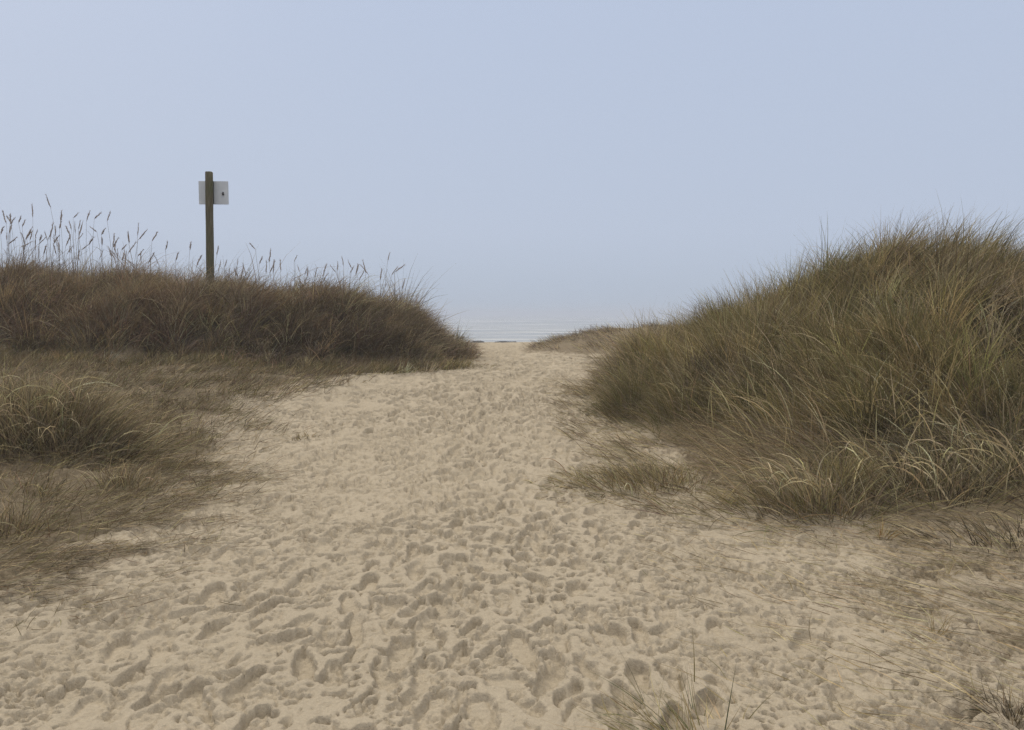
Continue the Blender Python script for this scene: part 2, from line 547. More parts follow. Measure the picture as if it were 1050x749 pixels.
PAL = {
    "olive": (.168, .152, .060), "olived": (0.091, 0.082, 0.032), "ochre": (.245, .192, .088), "straw": (0.414, 0.339, 0.191),
    "greybrown": (0.236, 0.196, 0.126), "dark": (0.063, 0.050, 0.030), "rust": (.180, .122, .074), "brown": (0.140, 0.102, 0.055),
    "pale": (0.494, 0.425, 0.269), "green": (0.078, 0.102, 0.037), "orange": (0.360, 0.204, 0.065), "mauve": (0.210, 0.161, 0.123)}


def pick(n, weights, jitter=.22, tone=None):
    keys = list(weights)
    p = np.array([weights[k] for k in keys], float); p /= p.sum()
    i = rng.choice(len(keys), n, p=p)
    c = np.array([PAL[k] for k in keys])[i]
    c = c * np.exp(rng.normal(0, jitter, (n, 1))) * np.exp(rng.normal(0, .05, (n, 3)))
    if tone is not None: c = c * tone[:, None]
    return np.clip(c, .008, .6)


def scatter_tufts(n_tuft, box, accept, per, spread):
    """Roots gathered in tufts. Returns root xy, tuft-relative offset, tuft index, tuft centres."""
    x0, x1, y0, y1 = box
    cx = rng.uniform(x0, x1, n_tuft); cy = rng.uniform(y0, y1, n_tuft)
    ok = accept(cx, cy)
    cx, cy = cx[ok], cy[ok]
    cnt = rng.poisson(per, len(cx)) + 4
    ti = np.repeat(np.arange(len(cx)), cnt)
    off = rng.normal(0, 1, (len(ti), 2)) * (spread * rng.uniform(.6, 1.4, len(cx)))[ti][:, None]
    xy = np.stack([cx[ti], cy[ti]], 1) + off
    return xy, off, ti, np.stack([cx, cy], 1)


def on_surface(xy, sink_by=.02):
    z = surface(xy[:, 0], xy[:, 1]) - sink_by
    return np.column_stack([xy, z])


def tuft_dirs(off, ti, spread, wind_az, wind, tmin, tmax):
    """Blades lean outwards from the tuft centre, and all with the local wind."""
    n = len(ti)
    r = np.hypot(off[:, 0], off[:, 1]) / spread
    a = np.arctan2(off[:, 1], off[:, 0]) + rng.normal(0, .7, n)
    t = tmin + (tmax - tmin) * np.clip(r * .5 + rng.normal(0, .18, n), 0, 1.2)
    vx = np.sin(t) * np.cos(a) + wind * np.cos(wind_az)
    vy = np.sin(t) * np.sin(a) + wind * np.sin(wind_az)
    h = np.hypot(vx, vy)
    return np.arctan2(vy, vx), np.arctan2(h, np.cos(t))


# ---- right dune: marram
def right_marram():
    parts = []
    acc = lambda x, y: RIGHT_TPS(x, y) > .10 + .06 * rng.random(x.shape)
    # standing marram on the upper dune
    def acc_up(x, y):
        d = RIGHT_TPS(x, y)
        vis = (y < 14.5) & (x < 10.5)
        return (d > .26) & vis & (rng.random(x.shape) < .3 + .7 * sstep(.25, .8, d)) & (gnoise(x, y, .65, 86) > -.30)
    xy, off, ti, cen = scatter_tufts(3900, (.8, 10.5, 6, 14.5), acc_up, 34, .075)
    tr = on_surface(xy)
    nt_ = len(cen)
    upc = sstep(.3, 1.6, RIGHT_TPS(cen[:, 0], cen[:, 1])); up = upc[ti]
    hue = gnoise(cen[:, 0], cen[:, 1], 1.4, 80) + rng.normal(0, .38, nt_)
    ct = np.where((hue > .3)[:, None], pick(nt_, {"ochre": 3, "olive": 3, "straw": 1.4}, .42),
                  np.where((hue > -.4)[:, None], pick(nt_, {"olive": 5, "ochre": 2.2, "greybrown": 1.4, "olived": 3, "dark": .8}, .42),
                           pick(nt_, {"greybrown": 3, "brown": 3, "olived": 2, "mauve": 1.5, "straw": .7}, .42)))
    hgt = (np.exp(rng.normal(0, .25, nt_)) * (1 + .5 * gnoise(cen[:, 0], cen[:, 1], .9, 87)))[ti]
    wz = np.where(upc > .5, .1, math.pi * .92) + .6 * gnoise(cen[:, 0], cen[:, 1], 1.1, 81) + rng.normal(0, .3, nt_)
    wst = np.clip((.03 + .22 * rng.random(nt_)) * (.5 + .5 * upc) + .40 * sstep(.55, 1.0, upc) * rng.random(nt_) + .06, 0, .8)
    az, tilt = tuft_dirs(off, ti, .075, wz[ti], wst[ti], .03, .55)
    n = len(ti)
    L = rng.uniform(.45, .95, n) * np.clip(hgt, .35, 1.45) * (.66 + .22 * up)
    c = np.clip(ct[ti] * np.exp(rng.normal(0, .16, (n, 1))), .01, .6)
    odd = rng.random(n) < .10
    c[odd] = pick(int(odd.sum()), {"straw": 2, "ochre": 2, "dark": 1})
    tip = c * .75 + np.array(PAL["ochre"]) * .28
    bt = rng.uniform(.2, 1.2, nt_)[ti] + rng.normal(0, .22, n)
    parts.append(blades("b", tr, az, tilt, L, rng.uniform(.006, .0125, n), bt, c, rng.normal(0, .3, n), tip_rgb=tip))
    # pale dead leaves arching over, drawn to the upper left
    m = 4300
    x = rng.uniform(1.2, 9.5, m * 3); y = rng.uniform(6.3, 13, m * 3)
    ok = (RIGHT_TPS(x, y) > .15); x, y = x[ok][:m], y[ok][:m]
    n = len(x)
    parts.append(blades("b", on_surface(np.stack([x, y], 1)), math.pi + rng.normal(.1, .7, n), rng.uniform(.2, .9, n), rng.uniform(.4, .9, n),
                        rng.uniform(.007, .013, n), rng.uniform(.4, 1.5, n), pick(n, {"straw": 4, "pale": 1.6, "ochre": 2, "greybrown": 2}), rng.normal(0, .4, n), segs=5))
    # laid, matted grass on the apron
    m = 52000
    x = rng.uniform(.7, 9.5, m); y = rng.uniform(5.7, 13, m)
    d = RIGHT_TPS(x, y)
    ok = (d > .06 - .50 * rng.random(m) ** 1.5) & (d < .9) & (gnoise(x, y, .6, 84) > -.75 + sstep(.2, -.1, d) * .75)
    x, y = x[ok], y[ok]; n = len(x)
    flow = math.pi * 1.02 + .8 * gnoise(x, y, .9, 82) + rng.normal(0, .35, n)
    parts.append(blades("b", on_surface(np.stack([x, y], 1), -.01), flow, rng.uniform(.75, 1.45, n), rng.uniform(.15, .5, n), rng.uniform(.004, .0075, n),
                        rng.uniform(.0, .6, n), pick(n, {"greybrown": 5, "straw": 3, "brown": 2, "mauve": 2, "olive": 1.2, "ochre": .8}), rng.normal(0, .5, n)))
    # thin flowering stems standing above the crest
    m = 420
    x = rng.uniform(1.6, 9, m); y = rng.uniform(10, 13, m)
    ok = RIGHT_TPS(x, y) > .35; x, y = x[ok], y[ok]; n = len(x)
    parts.append(blades("b", on_surface(np.stack([x, y], 1)), rng.normal(.25, .9, n), rng.uniform(.05, .4, n), rng.uniform(.65, 1.05, n), rng.uniform(.004, .006, n),
                        rng.uniform(.1, .5, n), pick(n, {"brown": 2, "mauve": 2, "greybrown": 2}), rng.normal(0, .2, n)))
    grass_obj("marram_grass", parts, "dense olive and straw coloured marram covering the tall right dune", "marram grass", kind="stuff")


right_marram()


# ---- left dune: rank brown grass
def left_grass():
    parts = []
    def acc(x, y):
        d = LEFT_TPS(x, y)
        return ((d > .05 + .28 * gnoise(x, y, 1.2, 97) * (y < 16.4)) | ((d > -.38) & (x < -1.6) & (rng.random(x.shape) < .22 * sstep(-.38, 0, d) + .02))) & (y < 20 - 1.5 * rng.random(x.shape)) & (x > -14) & (gnoise(x, y, .5, 94) > -.45)
    xy, off, ti, cen = scatter_tufts(5600, (-14, -.3, 13.7, 20), acc, 28, .085)
    n = len(ti); nt_ = len(cen)
    d = LEFT_TPS(cen[:, 0], cen[:, 1])
    left = sstep(-4.0, -7.5, cen[:, 0])
    pr = rng.random(nt_) < left * .75 + .15
    tone = np.exp(.45 * gnoise(cen[:, 0], cen[:, 1], .9, 92))
    ct = np.where(pr[:, None], pick(nt_, {"rust": 2.6, "brown": 2.4, "greybrown": 1.6, "ochre": 1, "straw": .7}, .3, tone * 1.2),
                  pick(nt_, {"brown": 3, "greybrown": 2.2, "mauve": 1.6, "olived": 1.6, "dark": 1.4, "straw": .7}, .3, tone * 1.15))
    waz = .1 + .9 * gnoise(cen[:, 0], cen[:, 1], 1.2, 91) + rng.normal(0, .5, nt_)
    wst = rng.uniform(.1, .7, nt_)
    az, tilt = tuft_dirs(off, ti, .085, waz[ti], wst[ti], .05, .8)
    hg = np.exp(rng.normal(0, .28, nt_)) * (1 + .5 * gnoise(cen[:, 0], cen[:, 1], .7, 93))
    L = rng.uniform(.3, .68, n) * ((.5 + .5 * sstep(.05, .6, d)) * hg)[ti]
    c = np.clip(ct[ti] * np.exp(rng.normal(0, .16, (n, 1))), .01, .6)
    odd = rng.random(n) < .07
    c[odd] = pick(int(odd.sum()), {"straw": 2, "greybrown": 2, "ochre": 1})
    tip = c * .75 + np.array((.20, .145, .095)) * .28
    bt = rng.uniform(.3, 1.6, nt_)[ti] + rng.normal(0, .25, n)
    parts.append(blades("b", on_surface(xy), az, tilt, L, rng.uniform(.008, .016, n), bt, c, rng.normal(0, .35, n), tip_rgb=tip))
    # thin stems standing over the crest
    m = 1500
    x = np.where(rng.random(m) < .55, rng.uniform(-12, -7.5, m), rng.uniform(-12, -2, m)); y = rng.uniform(16.6, 17.8, m)
    parts.append(blades("b", on_surface(np.stack([x, y], 1)), rng.normal(0, 1.2, m), rng.uniform(.0, .3, m), rng.uniform(.4, .95, m) * (.7 + .3 * sstep(-5, -8, x)), rng.uniform(.005, .009, m),
                        rng.uniform(-.1, .7, m), pick(m, {"straw": 2, "mauve": 3, "greybrown": 3}), rng.normal(0, .3, m), segs=5))
    m = 900
    x = rng.uniform(-13, -.8, m * 2); y = rng.uniform(15.2, 17, m * 2)
    ok = LEFT_TPS(x, y) > .2; x, y = x[ok][:m], y[ok][:m]; n = len(x)
    parts.append(blades("b", on_surface(np.stack([x, y], 1)), rng.normal(-.2, .6, n) + np.where(rng.random(n) < .3, math.pi, 0), rng.uniform(.2, .9, n), rng.uniform(.3, .7, n),
                        rng.uniform(.009, .015, n), rng.uniform(.5, 1.6, n), pick(n, {"straw": 4, "greybrown": 2, "ochre": 1}), rng.normal(0, .4, n), segs=5))
    grass_obj("dune_grass", parts, "dense dark brown dry grass covering the long left dune", "dune grass", kind="stuff")


left_grass()


# ---- far dune: thin matted grass
def far_grass():
    m = 15000
    x = rng.uniform(0, 9, m); y = rng.uniform(17, 24, m)
    d = FAR_TPS(x, y)
    ok = (d > .05 + .12 * rng.random(m)) & (gnoise(x, y, 1.1, 95) > -.25)
    x, y = x[ok], y[ok]; n = len(x)
    p1 = blades("b", on_surface(np.stack([x, y], 1)), math.pi * .95 + rng.normal(0, .7, n), rng.uniform(.6, 1.4, n), rng.uniform(.12, .35, n), rng.uniform(.008, .013, n),
                rng.uniform(0, .6, n), pick(n, {"greybrown": 4, "mauve": 3, "brown": 1.5, "straw": 2}), rng.normal(0, .4, n))
    m = 260
    x = rng.uniform(1.6, 7, m); y = rng.normal(21, .5, m)
    p2 = blades("b", on_surface(np.stack([x, y], 1)), rng.uniform(0, 6.28, m), rng.uniform(0, .5, m), rng.uniform(.1, .32, m), rng.uniform(.008, .014, m),
                rng.uniform(0, .6, m), pick(m, {"brown": 2, "dark": 2, "mauve": 1}))
    grass_obj("matted_grass", [p1, p2], "thin matted brown grass on the low far dune", "dune grass", kind="stuff")


far_grass()


# ---- left flat: short dead turf and litter
VEG_LY = [2.6, 3.4, 4.2, 5.3, 6.7, 8.4, 11, 13.5, 15.0, 15.8]
VEG_LX = [-2.7, -2.6, -2.45, -2.55, -2.7, -3.0, -3.6, -3.2, -2.0, -.8]


def left_turf():
    parts = []
    m = 120000
    y = 3.0 + 13.2 * rng.random(m) ** .8
    x = rng.uniform(-12.5, -.4, m)
    edge = np.interp(y, VEG_LY, VEG_LX) + .1 + .45 * gnoise(x, y, .9, 100) + .2 * gnoise(x, y, .3, 104)
    ins = edge - x
    ok = (x > -.75 * y - .6) & (ins > -.4) & (rng.random(m) < .04 + .96 * sstep(-.4, .8, ins)) & (rng.random(m) < .25 + .75 * sstep(-.35, .35, gnoise(x, y, .7, 101)))
    x, y, ins = x[ok], y[ok], ins[ok]; n = len(x)
    foot = sstep(14, 15.3, y)
    flow = -.35 + .9 * gnoise(x, y, 1.3, 102) + rng.normal(0, .6, n)
    c = np.where((rng.random(n) < foot * .6)[:, None], pick(n, {"ochre": 3, "olive": 2, "straw": 1}), pick(n, {"greybrown": 5, "brown": 3, "straw": 1.5, "dark": 1.2, "mauve": .6, "olive": 1.6}))
    wide = np.clip(.0006 * np.hypot(x, y), .003, .009)
    parts.append(blades("b", on_surface(np.stack([x, y], 1), -.005), flow, rng.uniform(.7, 1.5, n), rng.uniform(.08, .32, n), wide * rng.uniform(.7, 1.3, n),
                        rng.uniform(-.1, .7, n), c, rng.normal(0, .6, n), segs=3))
    m = 12000
    y = rng.uniform(4.2, 15.5, m); x = rng.uniform(-12, -2, m)
    edge = np.interp(y, VEG_LY, VEG_LX)
    ok = (edge - x > .35) & (x > -.75 * y - .5) & (gnoise(x, y, .8, 103) > -.05)
    x, y = x[ok], y[ok]; n = len(x)
    parts.append(blades("b", on_surface(np.stack([x, y], 1)), rng.normal(-.3, 1.0, n), rng.uniform(.1, .8, n), rng.uniform(.1, .34, n), rng.uniform(.004, .007, n),
                        rng.uniform(.2, 1.2, n), pick(n, {"greybrown": 3, "brown": 3, "straw": 1.2, "olive": .8}), rng.normal(0, .4, n)))
    m = 5000
    x = rng.uniform(-12, -.9, m); y = np.interp(x, [-12, -4, -2.5, -.9], [14.9, 15.2, 15.3, 15.9]) + rng.normal(-.1, .28, m)
    ok = gnoise(x, y, .8, 105) > -.3; x, y = x[ok], y[ok]; n = len(x)
    parts.append(blades("b", on_surface(np.stack([x, y], 1)), rng.normal(-.2, 1.0, n), rng.uniform(.1, .9, n), rng.uniform(.1, .34, n), rng.uniform(.008, .014, n),
                        rng.uniform(.2, 1.2, n), pick(n, {"ochre": 3, "olive": 2.5, "straw": 2, "greybrown": 2}), rng.normal(0, .4, n)))
    grass_obj("dry_turf", parts, "short dead grass and straw matted over the sand before the left dune", "dry grass", kind="stuff")


left_turf()


# ---- straws lying on the sand at lower right and along the edges
def litter_straws():
    parts = []
    m = 15000
    y = rng.uniform(2.6, 7.2, m); x = rng.uniform(.4, 6, m)
    w = sstep(.3, 2.4, x - .06 * (7 - y)) * (.4 + .6 * sstep(-.2, .4, gnoise(x, y, .7, 110)))
    ok = (rng.random(m) < w) & (x < .72 * y + .4) & (RIGHT_TPS(x, y) < .1)
    x, y = x[ok], y[ok]; n = len(x)
    z = base_h(x, y) + .012
    parts.append(blades("b", np.column_stack([x, y, z]), math.pi * .8 + rng.normal(0, .55, n), rng.uniform(1.35, 1.6, n), rng.uniform(.05, .34, n), rng.uniform(.002, .0045, n),
                        rng.uniform(-.15, .2, n), pick(n, {"greybrown": 4, "straw": 4, "brown": 2, "ochre": 2}), rng.normal(0, .5, n), segs=3))
    m = 1400
    y = rng.uniform(7, 14, m); x = np.interp(y, [7, 9, 11, 14], [1.3, 1.3, 1.1, .9]) + rng.normal(0, .25, m)
    z = base_h(x, y) + .012
    parts.append(blades("b", np.column_stack([x, y, z]), rng.uniform(0, 6.28, m), rng.uniform(1.3, 1.6, m), rng.uniform(.06, .25, m), rng.uniform(.003, .005, m),
                        rng.uniform(-.1, .2, m), pick(m, {"greybrown": 4, "straw": 3, "ochre": 2}), rng.normal(0, .5, m), segs=3))
    m = 9000
    y = 3.9 + 4.1 * rng.random(m) ** .8; x = np.interp(y, VEG_LY, VEG_LX) + rng.normal(-.25, .38, m)
    ok = (x > -.75 * y - .3) & (gnoise(x, y, .5, 112) > -.35 + .5 * rng.random(m)); x, y = x[ok], y[ok]; n = len(x)
    parts.append(blades("b", np.column_stack([x, y, base_h(x, y) + .016]), rng.normal(-.5, .8, n), rng.uniform(1.25, 1.6, n), rng.uniform(.05, .26, n), rng.uniform(.002, .0045, n),
                        rng.uniform(-.15, .3, n), pick(n, {"greybrown": 4, "straw": 2, "brown": 4, "dark": 2}), rng.normal(0, .5, n), segs=3))
    grass_obj("straw_litter", parts, "dry straws scattered over the sand along both path edges", "straw litter", kind="stuff")


litter_straws()


# ------------------------------------------------------------------ single tussocks
def ground_at(px, py):
    """Where the line through a photo pixel meets the terrain."""
    lo = None
    for dd in np.arange(2.2, 24, .02):
        p = at(px, py, dd)
        if p[2] <= float(surface(np.array([p[0]]), np.array([p[1]]))[0]): return p
    return at(px, py, 24)


TUSSOCKS = "separate grass tussocks beside the path"


def tussock(name, px, py, n, spread, lmin, lmax, pal, label, tmin=.05, tmax=.9, wind_az=0., wind=.15, bend=(.2, 1.3), width=(.004, .007), group=TUSSOCKS,
            pale=0, cat="grass tussock", aniso=1.0, pos=None):
    p = np.array(pos if pos is not None else ground_at(px, py))
    off = rng.normal(0, spread, (n, 2)) * np.array([aniso, 1.0])
    xy = p[None, :2] + off
    ti = np.zeros(n, int)
    az, tilt = tuft_dirs(off / np.array([aniso, 1.0]), ti, spread, np.full(n, wind_az), wind * (0.5 + rng.random(n)), tmin, tmax)
    c = pick(n, pal)
    parts = [blades("b", on_surface(xy), az, tilt, rng.uniform(lmin, lmax, n), rng.uniform(*width, n), rng.uniform(*bend, n), c, rng.normal(0, .45, n), segs=5)]
    if pale:
        off = rng.normal(0, spread * .7, (pale, 2)) * np.array([aniso, 1.0])
        xy = p[None, :2] + off
        parts.append(blades("b", on_surface(xy), wind_az + rng.normal(0, 1.0, pale), rng.uniform(.1, .6, pale), rng.uniform(lmax * .8, lmax * 1.25, pale), rng.uniform(.009, .017, pale),
                            rng.uniform(1.2, 2.6, pale), pick(pale, {"straw": 3, "pale": 3, "greybrown": .6}), rng.normal(0, .4, pale), segs=7))
    return grass_obj(name, parts, label, cat, group, origin=(p[0], p[1], p[2]))


GB = {"greybrown": 4, "brown": 2, "straw": 2.4, "dark": 1, "olive": 1}
OL = {"olive": 4, "olived": 2, "ochre": 1.6, "greybrown": 2, "straw": .6}
tussock("grass_tussock", 22, 448, 2000, .30, .36, .80, GB, "grey brown tussock at the left photo edge with long pale blades hanging forward", wind_az=-1.2, wind=.25, pale=110, aniso=1.5)
tussock("grass_tussock", 84, 440, 2000, .25, .32, .68, {**GB, "olive": 1.5}, "rounded dark tussock on the left whose blades arch right over the sand", wind_az=-.2, wind=.35, pale=70, aniso=1.7)
tussock("grass_tussock", 133, 500, 420, .13, .12, .30, GB, "small low dark tuft just below the arching left tussock", wind_az=-.3, wind=.3, pale=6, aniso=1.5)
tussock("grass_tussock", 14, 545, 420, .16, .12, .30, GB, "straggly low tuft at the left photo edge below the tussocks", wind_az=-.6, wind=.3, pale=10)
tussock("grass_tussock", 38, 505, 260, .18, .08, .22, GB, "thin grey tuft between the two large left tussocks and the edge straggle", wind_az=-.6, wind=.3, pale=8)
tussock("grass_tussock", 311, 450, 130, .10, .05, .15, {"ochre": 3, "brown": 2, "straw": 1}, "tiny brown tuft alone on the sand near the left dune", tmax=1.3)
tussock("grass_tussock", 420, 372, 900, .35, .15, .34, {"olived": 3, "ochre": 1.5, "greybrown": 2, "brown": 1}, "low olive fringe tuft trailing off the right tip of the left dune", wind_az=0., wind=.5, aniso=2.2)
tussock("grass_tussock", 652, 413, 1500, .16, .4, .82, OL, "upright olive tussock at the path side tip of the right dune", wind_az=1.57, wind=.08, tmax=.75, pale=6)
tussock("grass_tussock", 632, 425, 500, .16, .18, .45, OL, "short bushy tuft at the foot of the upright path side tussock", wind_az=3.1, wind=.2, tmax=1.1)
tussock("grass_tussock", 700, 420, 1000, .24, .3, .75, OL, "second olive tussock to the right of the path side tip", wind_az=3.0, wind=.12, pale=10)
tussock("grass_tussock", 652, 497, 1500, .26, .12, .34, {"ochre": 2, "greybrown": 4, "straw": 2, "olive": 1.5, "brown": 2}, "low fuzzy sand coloured tuft pushed out onto the path", wind_az=3.1, wind=.5, tmax=1.3, aniso=1.6, pale=6)
tussock("grass_tussock", 830, 522, 1300, .24, .22, .60, {"greybrown": 4, "straw": 1.4, "olive": 2, "dark": 1.4, "ochre": .8}, "big bleached front tussock of the right dune spreading onto the sand", wind_az=2.9, wind=.25, tmax=1.1, pale=50, aniso=1.4)
tussock("grass_tussock", 868, 505, 260, .07, .28, .52, {"ochre": 4, "olive": 2, "straw": 1}, "yellow ochre tuft rising from the big bleached front tussock", tmax=.55)
tussock("grass_tussock", 940, 505, 1200, .26, .25, .60, {"greybrown": 3, "dark": 2, "straw": 1.2, "olive": 1.5}, "dark tussock right of the front one with drooping straw", wind_az=3.0, wind=.25, pale=70, aniso=1.4)
tussock("grass_tussock", 1025, 490, 1300, .28, .3, .70, {"greybrown": 3, "dark": 2, "straw": 1.6, "olive": 1.5}, "tussock at the right photo edge hung with broad pale drooping leaves", wind_az=2.9, wind=.25, pale=110, aniso=1.4)
tussock("grass_tussock", 742, 517, 60, .035, .12, .32, {"orange": 2, "straw": 3, "ochre": 2}, "small orange straw tuft with one stalk lying flat along the sand", tmax=1.5, wind_az=.2, wind=.5, width=(.004, .008))
tussock("grass_tussock", 905, 552, 70, .03, .08, .22, {"ochre": 3, "orange": 1, "straw": 2}, "small golden tuft standing before the dark right tussock", tmax=1.0, width=(.003, .006))
tussock("grass_tussock", 1010, 553, 500, .22, .10, .34, {"dark": 3, "greybrown": 3, "straw": 1}, "flattened dark tuft at the right photo edge on the sand", tmax=1.5, wind_az=2.9, wind=.6, aniso=1.8)
tussock("grass_tussock", 970, 590, 22, .02, .08, .22, {"ochre": 2, "straw": 2, "greybrown": 2}, "sparse straw sprig with a tan base on the right sand", tmax=.9, width=(.002, .004))
tussock("grass_tussock", 960, 648, 26, .025, .08, .24, {"ochre": 3, "olive": 1, "straw": 2}, "thin ochre sprig with one upright blade on the right sand", tmax=1.1, width=(.002, .004))
tussock("grass_tussock", 1034, 738, 260, .07, .08, .22, {"dark": 4, "brown": 3, "greybrown": 1}, "dark brown tuft in the bottom right photo corner", tmin=.5, tmax=1.45, wind_az=2.8, wind=.5, width=(.002, .004))
tussock("grass_tussock", 690, 752, 200, .08, .10, .31, {"straw": 3, "ochre": 3, "olive": 2, "green": 1, "greybrown": 2}, "straw yellow tuft sprawling left at the bottom edge of the photo", tmin=.5, tmax=1.3, wind_az=2.5, wind=.9, width=(.002, .0045), bend=(-.1, .4), aniso=1.9)


def blade_thing(px0, py0, tips, label, pal, wid=.005):
    """A few single long blades whose bases are at one place; tips are photo pixels at about the same distance."""
    p = np.array(ground_at(px0, py0))
    root = bpy.data.objects.new("grass_sprig", None); COL.objects.link(root)
    root.location = p; root.empty_display_size = .1
    for tx, ty in tips:
        q = np.array(at(tx, ty, p[1] + .02))
        v = q - p
        L = float(np.linalg.norm(v)) * 1.03
        az = np.array([math.atan2(v[1] + rng.normal(0, .03), v[0])])
        tl = np.array([math.acos(np.clip(v[2] / np.linalg.norm(v), -1, 1))])
        vv, qq, cc = blades("b", np.array([[0, 0, -.01]]), az, tl - .12, np.array([L]), np.array([wid * rng.uniform(.8, 1.2)]), np.array([.26]), pick(1, pal), segs=6, roll=np.array([rng.uniform(-.5, .5)]))
        me = mesh_quads("sprig_leaf", vv, qq, M_BLADE, False); attr_c(me, "tone", cc)
        link("leaf", me, root)
    return tag(root, label, "grass sprig", "single green sprigs on the sand")


GR = {"green": 3, "olive": 2}
blade_thing(712, 702, [(706, 645)], "single upright dark green blade standing alone on the sand", GR)
blade_thing(662, 722, [(625, 652), (600, 690), (640, 690)], "long green and straw blades fanning up left from the bottom tuft", {"green": 2, "straw": 1, "olive": 2}, .0045)
blade_thing(690, 745, [(615, 690), (605, 730)], "green blades leaning flat to the left beside the bottom tuft", GR, .004)
blade_thing(760, 728, [(722, 708), (735, 690)], "two green blades leaning left near the bottom right of the tuft", GR, .004)
blade_thing(826, 698, [(800, 668)], "single thin green blade leaning left at right of centre sand", GR, .004)
blade_thing(868, 735, [(846, 700)], "short green blade near the bottom edge leaning left", GR, .004)
blade_thing(790, 610, [(774, 590)], "little olive blade leaning left in the middle right sand", GR, .003)
blade_thing(968, 640, [(951, 610)], "bent brown green blade standing in the right sand", {"olive": 1, "brown": 1}, .004)
print("grass", time.time() - T0)


# ------------------------------------------------------------------ tubes and solids
def tube(path, radii, sides=8, cap=True):
    path = np.array(path, float); n = len(path)
    V, Q, Tr = [], [], []
    for i in range(n):
        t = path[min(i + 1, n - 1)] - path[max(i - 1, 0)]
        t = t / (np.linalg.norm(t) + 1e-9)
        ref = np.array((0, 1, 0)) if abs(t[2]) > .8 else np.array((0, 0, 1))
        a = np.cross(t, ref); a /= np.linalg.norm(a)
        b = np.cross(t, a)
        for k in range(sides):
            th = 2 * math.pi * k / sides
            V.append(path[i] + radii[i] * (math.cos(th) * a + math.sin(th) * b))
    for i in range(n - 1):
        for k in range(sides):
            k2 = (k + 1) % sides
            Q.append((i * sides + k, i * sides + k2, (i + 1) * sides + k2, (i + 1) * sides + k))
    if cap:
        V.append(path[0]); V.append(path[-1]); c0, c1 = n * sides, n * sides + 1
        for k in range(sides):
            k2 = (k + 1) % sides
            Tr.append((c0, k2, k)); Tr.append((c1, (n - 1) * sides + k, (n - 1) * sides + k2))
    return np.array(V), np.array(Q), np.array(Tr) if Tr else None


def simple_mat(name, col, rough=.7, spec=.3, metal=0, n_scale=None, col2=None):
    m, nt, b = new_mat(name)
    if n_scale:
        co = N(nt, "ShaderNodeTexCoord").outputs["Object"]
        c = ramp(nt, noise(nt, co, n_scale, 6, .65), [(.3, col), (.7, col2)])
        nt.links.new(c, b.inputs["Base Color"])
    else:
        b.inputs["Base Color"].default_value = (*col, 1)
    b.inputs["Roughness"].default_value = rough
    b.inputs["Specular IOR Level"].default_value = spec
    b.inputs["Metallic"].default_value = metal
    return m


# ---- reed stalks with seed heads on the left dune
M_STEM = simple_mat("reed_stem", (.10, .08, .06), .8, .15, 0, 9, (.20, .16, .12))
M_HEAD = simple_mat("seed_head", (.32, .27, .245), .9, .1, 0, 30, (.52, .45, .40))
_t = M_HEAD.node_tree; _b = _t.nodes["Principled BSDF"]
_tr = N(_t, "ShaderNodeBsdfTranslucent"); _tr.inputs[0].default_value = (.34, .28, .24, 1)
_mx = N(_t, "ShaderNodeMixShader"); _mx.inputs[0].default_value = .45
_t.links.new(_b.outputs[0], _mx.inputs[1]); _t.links.new(_tr.outputs[0], _mx.inputs[2]); _t.links.new(_mx.outputs[0], _t.nodes["Material Output"].inputs[0])
STALKS = [(5, 214), (11, 222), (18, 221), (27, 236), (34, 208), (41, 240), (50, 199), (56, 238), (62, 216), (70, 230), (75, 214), (82, 225), (89, 215), (97, 214),
          (104, 233), (109, 216), (117, 240), (126, 248), (133, 245), (144, 258), (156, 236), (163, 258), (170, 247), (181, 258), (194, 247), (204, 260), (223, 252), (231, 266), (245, 272),
          (260, 247), (266, 262), (273, 254), (280, 266), (289, 265), (302, 261), (312, 272), (323, 274), (332, 278), (345, 268), (352, 262), (366, 270), (376, 267), (390, 275), (398, 258), (401, 270), (412, 285), (425, 300)]
_U = ["", "first", "second", "third", "fourth", "fifth", "sixth", "seventh", "eighth", "ninth"]
order_words = _U[1:] + ["tenth", "eleventh", "twelfth", "thirteenth", "fourteenth", "fifteenth", "sixteenth", "seventeenth", "eighteenth", "nineteenth"]
for _t, _te in (("twenty", "twentieth"), ("thirty", "thirtieth"), ("forty", "fortieth"), ("fifty", "fiftieth"), ("sixty", "sixtieth"), ("seventy", "seventieth"), ("eighty", "eightieth"), ("ninety", "ninetieth")):
    order_words += [_te] + [_t + " " + u for u in _U[1:]]
for _ in range(58):
    _x = float(rng.uniform(0, 150)); STALKS.append((_x, float(rng.uniform(216, 250)) + _x * .08))
for _ in range(20):
    _x = float(rng.uniform(222, 410)); STALKS.append((_x, float(rng.uniform(264, 276))))
STALKS.sort()


def head_mesh(L, r, seed):
    g = np.random.default_rng(seed)
    path = [(0.012 * math.sin(i * .9 + seed) * L, .012 * math.cos(i * 1.3) * L, L * i / 9) for i in range(10)]
    prof = np.array([.25, .6, .95, 1, .9, 1.0, .75, .6, .4, .1]) * g.uniform(.75, 1.2, 10)
    v, q, t = tube(path, r * prof, 7)
    parts_v, parts_q, parts_t = [v], [q], [t]
    off = len(v)
    for j in range(16):                                   # loose spikelets
        s = g.integers(1, 9); b = np.array(path[s]); a = g.uniform(0, 6.28)
        tip = b + np.array((math.cos(a) * r * 2.0, math.sin(a) * r * 2.0, r * g.uniform(1.5, 4)))
        vv, qq, tt = tube([b, (b + tip) / 2 + (0, 0, .002), tip], [r * .25, r * .35, r * .08], 4)
        parts_v.append(vv); parts_q.append(qq + off); parts_t.append(tt + off); off += len(vv)
    return np.concatenate(parts_v), np.concatenate(parts_q), np.concatenate(parts_t)


